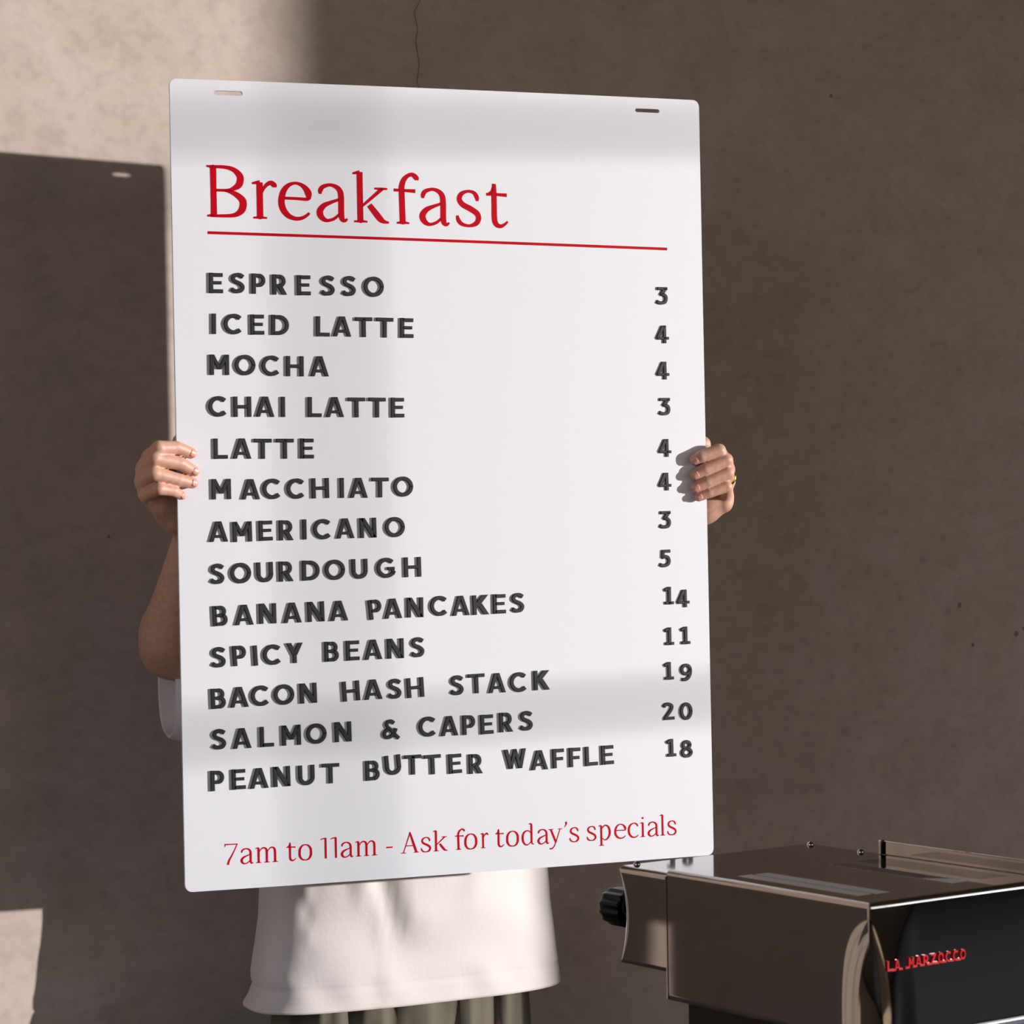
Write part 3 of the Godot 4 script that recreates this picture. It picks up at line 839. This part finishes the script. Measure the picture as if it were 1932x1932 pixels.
# ---------------------------------------------------------------- person: distance field -> surface nets
class Field:
	var lo: Vector3
	var cell: float
	var nx: int
	var ny: int
	var nz: int
	var d := PackedFloat32Array()

	func setup(a: Vector3, b: Vector3, h: float) -> void:
		lo = a; cell = h
		nx = int((b.x - a.x) / h) + 2; ny = int((b.y - a.y) / h) + 2; nz = int((b.z - a.z) / h) + 2
		d.resize(nx * ny * nz); d.fill(1.0)

	func bone(a: Vector3, b: Vector3, ra: float, rb: float, k: float) -> void:
		var pad := maxf(ra, rb) + maxf(k, 0.001) + cell * 2.5
		var mn := (Vector3(minf(a.x, b.x), minf(a.y, b.y), minf(a.z, b.z)) - Vector3(pad, pad, pad) - lo) / cell
		var mx := (Vector3(maxf(a.x, b.x), maxf(a.y, b.y), maxf(a.z, b.z)) + Vector3(pad, pad, pad) - lo) / cell
		var ab := b - a
		var l2 := maxf(ab.length_squared(), 1e-12)
		for z in range(maxi(0, int(mn.z)), mini(nz, int(mx.z) + 1)):
			for y in range(maxi(0, int(mn.y)), mini(ny, int(mx.y) + 1)):
				var at := (z * ny + y) * nx
				for x in range(maxi(0, int(mn.x)), mini(nx, int(mx.x) + 1)):
					var p := lo + Vector3(x, y, z) * cell
					var t := clampf((p - a).dot(ab) / l2, 0.0, 1.0)
					var e := p.distance_to(a + ab * t) - lerpf(ra, rb, t)
					var o := d[at + x]
					var hh := maxf(k - absf(o - e), 0.0) / k
					d[at + x] = minf(o, e) - hh * hh * k * 0.25

	func nets(s: Shape, hair := false) -> void:
		var index := PackedInt32Array()
		index.resize(nx * ny * nz); index.fill(-1)
		var pos := PackedVector3Array()
		var sy := nx
		var sz := nx * ny
		for z in nz - 1:
			for y in ny - 1:
				for x in nx - 1:
					var at := (z * ny + y) * nx + x
					var q := [d[at], d[at + 1], d[at + sy], d[at + sy + 1], d[at + sz], d[at + sz + 1], d[at + sz + sy], d[at + sz + sy + 1]]
					var neg := 0
					for e in q:
						if e < 0.0: neg += 1
					if neg == 0 or neg == 8:
						continue
					var sum := Vector3.ZERO
					var cnt := 0
					for i in 8:
						for ax in 3:
							var j: int = i | (1 << ax)
							if j == i or (q[i] < 0.0) == (q[j] < 0.0): continue
							var t: float = q[i] / (q[i] - q[j])
							var p := Vector3(i & 1, (i >> 1) & 1, (i >> 2) & 1)
							p[ax] = t
							sum += p; cnt += 1
					index[at] = pos.size()
					pos.append(lo + (Vector3(x, y, z) + sum / cnt) * cell)
		# normals from the field
		var nrm := PackedVector3Array()
		for p in pos:
			var g := (p - lo) / cell
			nrm.append(Vector3(at_f(g + Vector3(1, 0, 0)) - at_f(g - Vector3(1, 0, 0)), at_f(g + Vector3(0, 1, 0)) - at_f(g - Vector3(0, 1, 0)), at_f(g + Vector3(0, 0, 1)) - at_f(g - Vector3(0, 0, 1))).normalized())
		for z in range(1, nz - 1):
			for y in range(1, ny - 1):
				for x in range(1, nx - 1):
					var at := (z * ny + y) * nx + x
					if index[at] < 0 and index[at - 1] < 0 and index[at - sy] < 0 and index[at - sz] < 0:
						continue
					for ax in 3:
						var st: int = [1, sy, sz][ax]
						if (d[at] < 0.0) == (d[at + st] < 0.0): continue
						var u: int = [sy, sz, 1][ax]
						var w: int = [sz, 1, sy][ax]
						var i0 := index[at]
						var i1 := index[at - u]
						var i2 := index[at - u - w]
						var i3 := index[at - w]
						if i0 < 0 or i1 < 0 or i2 < 0 or i3 < 0: continue
						if hair and pos[i0].z > -0.097 and pos[i0].y < 0.215: continue
						s.tri(pos[i0], pos[i1], pos[i2], nrm[i0], nrm[i1], nrm[i2])
						s.tri(pos[i0], pos[i2], pos[i3], nrm[i0], nrm[i2], nrm[i3])

	func at_f(g: Vector3) -> float:
		var x := clampi(int(g.x), 0, nx - 2)
		var y := clampi(int(g.y), 0, ny - 2)
		var z := clampi(int(g.z), 0, nz - 2)
		var f := g - Vector3(x, y, z)
		var at := (z * ny + y) * nx + x
		var s := nx * ny
		var a := lerpf(lerpf(d[at], d[at + 1], f.x), lerpf(d[at + nx], d[at + nx + 1], f.x), f.y)
		var b := lerpf(lerpf(d[at + s], d[at + s + 1], f.x), lerpf(d[at + s + nx], d[at + s + nx + 1], f.x), f.y)
		return lerpf(a, b, f.z)

func mm(a: Array) -> Array:
	var r := []
	for i in range(0, a.size(), 3):
		r.append(Vector3(a[i], a[i + 1], a[i + 2]) / 1000.0)
	return r

var pinks := []       # [place, reach, strength] of redder skin: knuckles and finger ends
const RIGHT_HAND := {
	"index": [-363.5, 33.0, -20.9, -364.2, 42.8, 17.5, -342.0, 43.3, 12.0, -323.6, 36.7, 7.0],
	"middle": [-370.6, 20.2, -21.2, -369.2, 30.7, 17.5, -338.6, 25.0, 12.0, -321.0, 15.9, 7.4],
	"ring": [-372.7, 5.5, -21.3, -370.2, 13.7, 17.5, -340.7, 6.2, 12.0, -322.4, 2.4, 7.2],
	"little": [-369.9, -9.9, -21.2, -364.6, -3.9, 17.0, -346.7, -6.5, 12.7, -336.2, -11.4, 6.1],
	"thumb": [-333.2, -26.8, -44.8, -329.1, 34.9, -33.7, -328.7, 50.4, -17.7, -309.2, 47.5, -13.0],
	"wrist": [-329.0, -32.5, -45.5, -302.0, -50.0, -69.4, -350.8, -23.6, -30.5],
}
const LEFT_HAND := {
	"index": [373.3, 23.6, -26.3, 350.5, 33.1, 12.6, 327.0, 26.2, 10.2, 319.5, 21.9, 6.4],
	"middle": [379.1, 10.1, -26.5, 359.2, 21.2, 13.6, 332.0, 9.8, 10.2, 319.5, 3.5, 6.6],
	"ring": [379.5, -5.2, -26.5, 361.0, 5.3, 13.6, 334.5, -5.4, 10.2, 320.0, -12.3, 6.4],
	"little": [377.6, -23.2, -26.5, 360.0, -11.7, 12.0, 337.5, -19.2, 9.2, 324.3, -24.2, 5.8],
	"thumb": [365.4, -32.1, -46.0, 353.6, 21.3, -34.6, 343.2, 42.2, -18.2, 313.0, 42.2, -13.0],
	"wrist": [354.0, -37.0, -41.1, 318.0, -54.0, -61.1, 374.3, -32.5, -26.3],
}

func hand(s: Shape, H: Dictionary, lo: Vector3, hi: Vector3, nails: Array) -> void:
	var f := Field.new()
	f.setup(lo, hi, 0.0017)
	var w := mm(H.wrist)
	f.bone(w[1], w[1] + (w[1] - w[0]).normalized() * 0.03, 0.022, 0.024, 0.01)
	f.bone(w[0], w[1], 0.019, 0.022, 0.012)
	f.bone(w[2], w[0], 0.012, 0.019, 0.010)
	for name_ in ["index", "middle", "ring", "little"]:
		var p := mm(H[name_])
		var thin := 0.86 if name_ == "little" else 1.0
		f.bone(p[0], w[0], 0.0105 * thin, 0.016, 0.009)
	var th := mm(H.thumb)
	f.bone(th[0], th[1], 0.015, 0.0105, 0.010)
	f.bone(th[1], th[2], 0.0105, 0.0095, 0.003)
	f.bone(th[2], th[3], 0.0095, 0.0080, 0.002)
	for name_ in ["little", "ring", "middle", "index"]:
		var p := mm(H[name_])
		var g := 0.86 if name_ == "little" else (1.04 if name_ == "middle" else 1.0)
		f.bone(p[0], p[1], 0.0100 * g, 0.0086 * g, 0.0035)
		f.bone(p[1], p[2], 0.0086 * g, 0.0076 * g, 0.0010)
		f.bone(p[2], p[3], 0.0076 * g, 0.0066 * g, 0.0010)
		pinks.append([p[0], 0.012, 0.5]); pinks.append([p[1], 0.009, 0.8]); pinks.append([p[3], 0.013, 1.0]); pinks.append([p[2].lerp(p[3], 0.3), 0.010, 0.6])
		nails.append([p[2], p[3], 0.0066 * g])
	f.nets(s)

func build_person() -> void:
	var root := thing("person", board_frame * Transform3D(Basis.IDENTITY, Vector3(0, -1.4584, 0)))
	tag(root, "person in white T-shirt and olive trousers standing behind the menu board they hold", "person")
	const UP := Vector3(0, 1.4584, 0)
	var s := Shape.new()
	var nails := []
	hand(s, RIGHT_HAND, Vector3(-0.398, -0.11, -0.115), Vector3(-0.290, 0.072, 0.036), nails)
	hand(s, LEFT_HAND, Vector3(0.296, -0.125, -0.105), Vector3(0.404, 0.064, 0.036), nails)
	# body with arms, neck, head and legs in one field
	var f := Field.new()
	f.setup(Vector3(-0.40, -1.40, -0.345), Vector3(0.42, 0.29, 0.0), 0.0115)
	f.bone(Vector3(-0.297, -0.060, -0.080), Vector3(-0.2950, -0.180, -0.190), 0.025, 0.042, 0.01)
	f.bone(Vector3(-0.2965, -0.180, -0.190), Vector3(-0.2945, -0.198, -0.215), 0.042, 0.037, 0.01)
	f.bone(Vector3(-0.2945, -0.198, -0.213), Vector3(-0.235, -0.206, -0.200), 0.036, 0.046, 0.012)
	f.bone(Vector3(-0.235, -0.200, -0.200), Vector3(-0.195, -0.07, -0.19), 0.045, 0.055, 0.02)
	f.bone(Vector3(0.318, -0.066, -0.075), Vector3(0.270, -0.225, -0.185), 0.024, 0.040, 0.01)
	f.bone(Vector3(0.270, -0.225, -0.185), Vector3(0.180, -0.07, -0.18), 0.040, 0.052, 0.02)
	f.bone(Vector3(-0.17, -0.06, -0.19), Vector3(0.155, -0.06, -0.18), 0.055, 0.055, 0.03)
	f.bone(Vector3(-0.08, -0.12, -0.21), Vector3(-0.05, -0.58, -0.24), 0.072, 0.050, 0.04)
	f.bone(Vector3(0.09, -0.12, -0.22), Vector3(0.07, -0.58, -0.268), 0.072, 0.050, 0.04)
	for sx in [-1.0, 1.0]:
		f.bone(Vector3(0.008 + sx * 0.075, -0.68, -0.255 - sx * 0.022), Vector3(0.008 + sx * 0.09, -1.0, -0.252 - sx * 0.024), 0.055, 0.044, 0.03)
		f.bone(Vector3(0.008 + sx * 0.09, -1.0, -0.252 - sx * 0.024), Vector3(0.008 + sx * 0.105, -1.375, -0.245), 0.044, 0.034, 0.02)
	f.bone(Vector3(-0.02, -0.03, -0.195), Vector3(-0.088, 0.09, -0.122), 0.055, 0.05, 0.03)
	f.bone(Vector3(-0.093, 0.15, -0.127), Vector3(-0.093, 0.18, -0.137), 0.075, 0.085, 0.03)
	f.bone(Vector3(-0.093, 0.09, -0.077), Vector3(-0.093, 0.14, -0.092), 0.040, 0.055, 0.03)
	f.bone(Vector3(-0.093, 0.125, -0.030), Vector3(-0.093, 0.158, -0.043), 0.012, 0.008, 0.012)
	f.bone(Vector3(-0.113, 0.10, -0.036), Vector3(-0.073, 0.10, -0.036), 0.010, 0.010, 0.008)
	for sx in [-1.0, 1.0]:
		f.bone(Vector3(-0.093 + sx * 0.082, 0.115, -0.127), Vector3(-0.093 + sx * 0.086, 0.155, -0.134), 0.010, 0.014, 0.008)
	f.nets(s)
	for p in s.v:
		var k := 0.0
		for q in pinks:
			k = maxf(k, q[2] * (1.0 - smoothstep(0.3, 1.0, p.distance_to(q[0]) / q[1])))
		s.c.append(Color(0.585, 0.34, 0.245).lerp(Color(0.64, 0.30, 0.245), k))
	for i in s.v.size():
		s.v[i] += UP
	part("body", s, M.skin, root)
	# nails: small curved plates on the finger ends
	for q in nails:
		var a: Vector3 = q[0]
		var b: Vector3 = q[1]
		var r: float = q[2]
		var x := (b - a).normalized()
		var z := (Vector3(0, 0, 1) - x * x.z).normalized()
		var y := z.cross(x)
		var rows := []
		for i in 9:
			var line := []
			for j in 9:
				var u := -1.0 + i / 4.0
				var w := -1.0 + j / 4.0
				var wide := 0.80 * sqrt(maxf(0.0, 1.0 - pow(absf(u), 3.0)))
				var ang := w * wide
				var pos := u * 0.0052 + r * 0.05
				var rr := r + 0.00035 + (maxf(0.0, -pos) / (b - a).length() * r * 0.15) + 0.0002 * (1.0 - w * w)
				line.append(UP + b + x * pos + (y * sin(ang) + z * cos(ang)) * (rr - (r - sqrt(r * r - minf(pos * pos, r * r * 0.8))) * (0.6 if pos > 0.0 else 0.0) - (0.0012 if absf(u) > 0.99 or absf(w) > 0.99 else 0.0)))
			rows.append(line)
		var ns := Shape.new()
		ns.grid(rows, 1.0 if (rows[0][4] - rows[8][4]).cross(rows[4][8] - rows[4][0]).dot(z) > 0 else -1.0)
		for k in ns.n.size():
			if ns.n[k].dot(z) < 0: ns.n[k] = -ns.n[k]
		part("fingernail", ns, M.nail, root)
	# ring on the fourth finger of the hand at the board's right edge
	var rp := mm(LEFT_HAND.ring)
	var ring := Shape.new()
	var ax: Vector3 = (rp[1] - rp[0]).normalized()
	ring.lathe(UP + rp[0].lerp(rp[1], 0.50) - ax * 0.002, ax, [[0.0088, 0.0], [0.0112, 0.0004], [0.0114, 0.002], [0.0112, 0.0046], [0.0088, 0.005]], 32)
	part("gold_ring", ring, M.gold, root)
	# hair and eyes
	var hf := Field.new()
	hf.setup(Vector3(-0.213, 0.05, -0.252), Vector3(0.027, 0.30, -0.012), 0.009)
	hf.bone(Vector3(-0.093, 0.155, -0.137), Vector3(-0.093, 0.188, -0.139), 0.090, 0.094, 0.02)
	var hs := Shape.new()
	hf.nets(hs, true)
	for i in hs.v.size():
		hs.v[i] += UP
	part("hair", hs, M.hair, root)
	for sx in [-1.0, 1.0]:
		var e := Shape.new()
		e.lathe(UP + Vector3(-0.093 + sx * 0.031, 0.165, -0.054), Vector3(0, 0, 1), [[0.0115, -0.004], [0.0115, 0.0], [0.009, 0.007], [0.005, 0.0105], [0.0, 0.0115]], 16)
		part("eye", e, M.eye, root)
	build_clothes(root, UP)

func soft(x: float) -> float:
	return exp(-x * x)

# folds of the shirt front: push out of the cloth at board-frame x, y
func fold(x0: float, y: float) -> float:
	var x := x0 - 0.021
	var d := 0.0
	var t := clampf((-0.455 - y) / 0.15, 0.0, 1.0)
	# sharp crease running down the front, the cloth on its right lying proud and falling away to the right
	var rx := lerpf(-0.090, -0.066, t)
	d += 0.0035 * soft((x - rx) / 0.006) * (1.0 - t * 0.6)
	var edge := lerpf(-0.074, -0.030, t)
	d += 0.0150 * smoothstep(edge - 0.012, edge + 0.022, x) * (1.0 - smoothstep(0.04, 0.17, x)) * (1.0 - smoothstep(0.5, 0.95, t))
	# shorter fold on its left
	var e2 := lerpf(-0.122, -0.105, t)
	d += 0.0075 * smoothstep(e2 - 0.004, e2 + 0.022, x) * (1.0 - smoothstep(-0.095, -0.078, x)) * (1.0 - smoothstep(0.15, 0.6, t))
	# long soft folds from the right
	var e3 := lerpf(0.050, 0.0, t)
	d -= 0.0045 * soft((x - e3) / 0.015) * (1.0 - smoothstep(0.1, 0.65, t))
	d += 0.0025 * soft((x + 0.168) / 0.007) * sin(y * 110.0) * (1.0 - t)
	d += 0.0013 * sin(x * 95.0 + y * 40.0) * soft((y + 0.63) / 0.02) + 0.0008 * sin(x * 41.0 + y * 63.0)
	return d

func torso_ring(y: float, xl: float, xr: float, b: float, zc: float, seg: int, folds: bool, n_exp := 3.1, turn := 1.0) -> Array:
	var ring := []
	var cx := (xl + xr) / 2
	var a := (xr - xl) / 2
	for k in seg:
		var th := TAU * k / seg
		var c := cos(th)
		var s := sin(th)
		var x := cx + a * signf(c) * pow(absf(c), 2.0 / n_exp)
		var z := zc + b * signf(s) * pow(absf(s), 2.0 / n_exp)
		if folds and s > 0.0:
			z += fold(x, y) * smoothstep(0.0, 0.35, s)
		ring.append(Vector3(x, y - 0.02 * (x - cx) * smoothstep(-0.52, -0.63, y) * turn, z - 0.20 * (x - cx) * turn))
	return ring

func build_clothes(root: Node3D, UP: Vector3) -> void:
	# rows: y, left, right, half depth, middle depth
	var prof := [[0.005, -0.075, 0.055, 0.0527, -0.19], [-0.02, -0.13, 0.11, 0.068, -0.185], [-0.05, -0.1908, 0.1792, 0.0808, -0.1966], [-0.12, -0.1999, 0.2112, 0.0904, -0.2159], [-0.3, -0.175, 0.214, 0.0883, -0.247], [-0.46, -0.165, 0.202, 0.0898, -0.246], [-0.495, -0.166, 0.204, 0.0898, -0.246], [-0.54, -0.169, 0.208, 0.0898, -0.246], [-0.57, -0.174, 0.212, 0.0905, -0.246], [-0.609, -0.181, 0.216, 0.0913, -0.246], [-0.621, -0.1805, 0.218, 0.0905, -0.246], [-0.6245, -0.1785, 0.217, 0.0894, -0.246], [-0.6275, -0.18, 0.2185, 0.0909, -0.246], [-0.639, -0.185, 0.2205, 0.0916, -0.246], [-0.6485, -0.1915, 0.222, 0.0924, -0.246], [-0.652, -0.192, 0.222, 0.092, -0.246], [-0.651, -0.189, 0.219, 0.0898, -0.246]]
	var shirt := Shape.new()
	var rows := []
	for i in prof.size() - 1:
		var cuts := maxi(1, int(ceil(absf(prof[i + 1][0] - prof[i][0]) / 0.006)))
		for k in cuts:
			var t := float(k) / cuts
			var q := []
			for j in 5:
				q.append(lerpf(prof[i][j], prof[i + 1][j], t))
			var wide := 0.016 * smoothstep(-0.25, -0.45, q[0])
			rows.append(torso_ring(q[0], q[1] - wide, q[2] + wide, q[3], q[4], 160, true))
	rows.append(torso_ring(prof[-1][0], prof[-1][1] - 0.016, prof[-1][2] + 0.016, prof[-1][3], prof[-1][4], 160, true))
	for r in rows:
		for i in r.size():
			r[i] += UP
	shirt.grid(rows, -1.0, true)
	part("t_shirt", shirt, M.cotton, root)
	# sleeves: wide tubes from the shoulder to the elbow; the one at the left hangs open below the arm
	for side in [0, 1]:
		var sl := Shape.new()
		var path := [[Vector3(-0.165, -0.075, -0.185), 0.080, 0.085], [Vector3(-0.205, -0.11, -0.188), 0.082, 0.085], [Vector3(-0.24, -0.17, -0.190), 0.088, 0.080], [Vector3(-0.268, -0.225, -0.193), 0.086, 0.070], [Vector3(-0.270, -0.243, -0.232), 0.072, 0.052], [Vector3(-0.284, -0.247, -0.238), 0.066, 0.048], [Vector3(-0.292, -0.248, -0.241), 0.062, 0.044], [Vector3(-0.2935, -0.248, -0.241), 0.0605, 0.0425], [Vector3(-0.291, -0.248, -0.241), 0.059, 0.041], [Vector3(-0.262, -0.243, -0.232), 0.066, 0.046]]
		if side == 1:
			path = [[Vector3(0.15, -0.075, -0.18), 0.078, 0.080], [Vector3(0.19, -0.11, -0.18), 0.076, 0.078], [Vector3(0.225, -0.15, -0.182), 0.072, 0.072], [Vector3(0.25, -0.185, -0.184), 0.068, 0.066], [Vector3(0.252, -0.187, -0.184), 0.066, 0.064], [Vector3(0.248, -0.183, -0.184), 0.064, 0.062]]
		var rr := []
		for i in path.size():
			var dir := Vector3(-1.0 if side == 0 else 0.8, 0.0 if side == 0 else -0.6, 0.0).normalized()
			if i < 3 and side == 0: dir = Vector3(-0.7, -0.7, 0).normalized()
			var e1 := Vector3(0, 0, 1)
			var e2 := dir.cross(e1)
			var ring := []
			for k in 64:
				var th := TAU * k / 64
				var rip := 1.0 + 0.02 * sin(th * 5.0 + i)
				ring.append(UP + path[i][0] + (e2 * cos(th) * path[i][1] + e1 * sin(th) * path[i][2]) * rip)
			rr.append(ring)
		sl.grid(rr, 1.0 if side == 1 else 1.0, true)
		part("sleeve", sl, M.cotton, root)
	# trousers
	var tr := Shape.new()
	var tp := []
	for k in 30:
		var t := k / 29.0
		var y := lerpf(-0.55, -0.80, t)
		var ring := torso_ring(y, lerpf(-0.164, -0.180, t), lerpf(0.190, 0.204, t), lerpf(0.078, 0.082, t), -0.250, 128, false, 2.3)
		for i in ring.size():
			var p: Vector3 = ring[i]
			var dist := smoothstep(-0.56, -0.66, y)
			p.z += signf(p.z + 0.250 + 0.20 * (p.x - 0.016)) * dist * (0.006 * sin(p.x * 95.0 + y * 9.0) + 0.004 * sin(p.x * 210.0 - y * 14.0 + 1.0) - 0.012 * soft((p.x + 0.035) / 0.006))
			ring[i] = p + UP
		tp.append(ring)
	tr.grid(tp, -1.0, true)
	for sx in [-1.0, 1.0]:
		var lp := []
		for k in 14:
			var t := k / 13.0
			var y := lerpf(-0.78, -1.415, t)
			var cx: float = 0.006 + sx * lerpf(0.088, 0.105, t)
			var ring := torso_ring(y, cx - lerpf(0.086, 0.072, t), cx + lerpf(0.086, 0.072, t), lerpf(0.080, 0.070, t), -0.255 - sx * 0.024, 48, false, 2.2)
			for i in ring.size():
				ring[i] += UP + Vector3(0, 0, 0.004 * sin(y * 60.0 + i * 0.4))
			lp.append(ring)
		tr.grid(lp, -1.0, true)
	part("trousers", tr, M.trouser, root)
	for sx in [-1.0, 1.0]:
		var sh := Shape.new()
		var rr := []
		for q in [[0.0, 0.040, 0.10], [0.012, 0.046, 0.125], [0.03, 0.045, 0.122], [0.05, 0.040, 0.09], [0.075, 0.034, 0.055]]:
			var ring := []
			for k in 40:
				var a := TAU * k / 40
				ring.append(Vector3(0.008 + sx * 0.105 + q[1] * cos(a), q[0] + 0.001, -0.21 - sx * 0.02 - (0.125 - q[2]) * 0.5 + q[2] * sin(a)))
			rr.append(ring)
		sh.grid(rr, 1.0, true)
		sh.fan(rr[4], Vector3.UP)
		sh.fan(rr[0], Vector3.DOWN)
		part("shoe", sh, M.shoe, root)

func _ready() -> void:
	# camera
	var cam := Camera3D.new()
	cam.name = "camera"
	cam.position = Vector3(0, 1.42, 0)
	cam.rotation = Vector3(0, 0, -0.022)
	cam.fov = 21.05
	cam.near = 0.05; cam.far = 60.0
	var lens := CameraAttributesPhysical.new()
	lens.frustum_focal_length = 64.59
	lens.frustum_focus_distance = 3.32
	lens.exposure_aperture = 9.0
	lens.frustum_near = 0.05; lens.frustum_far = 60.0
	cam.attributes = lens
	add_child(cam)
	# sky, sun and exposure
	var sky_mat := ProceduralSkyMaterial.new()
	sky_mat.sky_top_color = Color(0.64, 0.70, 0.80)
	sky_mat.sky_horizon_color = Color(0.88, 0.85, 0.82)
	sky_mat.ground_horizon_color = Color(0.62, 0.58, 0.53)
	sky_mat.ground_bottom_color = Color(0.42, 0.39, 0.35)
	sky_mat.sun_angle_max = 1.0
	var sky := Sky.new()
	sky.sky_material = sky_mat
	var env := Environment.new()
	env.background_mode = Environment.BG_SKY
	env.sky = sky
	env.background_energy_multiplier = 3.9
	env.tonemap_mode = Environment.TONE_MAPPER_LINEAR
	env.tonemap_exposure = 1.0
	env.sdfgi_enabled = true; env.ssao_enabled = true; env.ssil_enabled = true
	var we := WorldEnvironment.new()
	we.name = "world_environment"
	we.environment = env
	add_child(we)
	room_frame = Transform3D(Basis(Vector3.UP, WALL_TURN), WALL_FOOT)
	board_frame = Transform3D(Basis(Vector3.UP, 0.38043) * Basis(Vector3.BACK, -0.0025), Vector3(-0.07127, 1.45841, -3.30672))
	var sun := DirectionalLight3D.new()
	sun.name = "sun"
	sun.light_energy = 1.78
	sun.light_color = Color(1.0, 0.985, 0.975)
	sun.light_angular_distance = 0.53
	sun.shadow_enabled = true
	var travel := Vector3(-0.98694, -0.0780, -0.13871)
	sun.transform = Transform3D(Basis.looking_at(travel, Vector3.UP), Vector3(4, 3, 1))
	add_child(sun)
	make_materials()
	build_room()
	build_board()
	build_machine()
	build_person()
	build_letters()
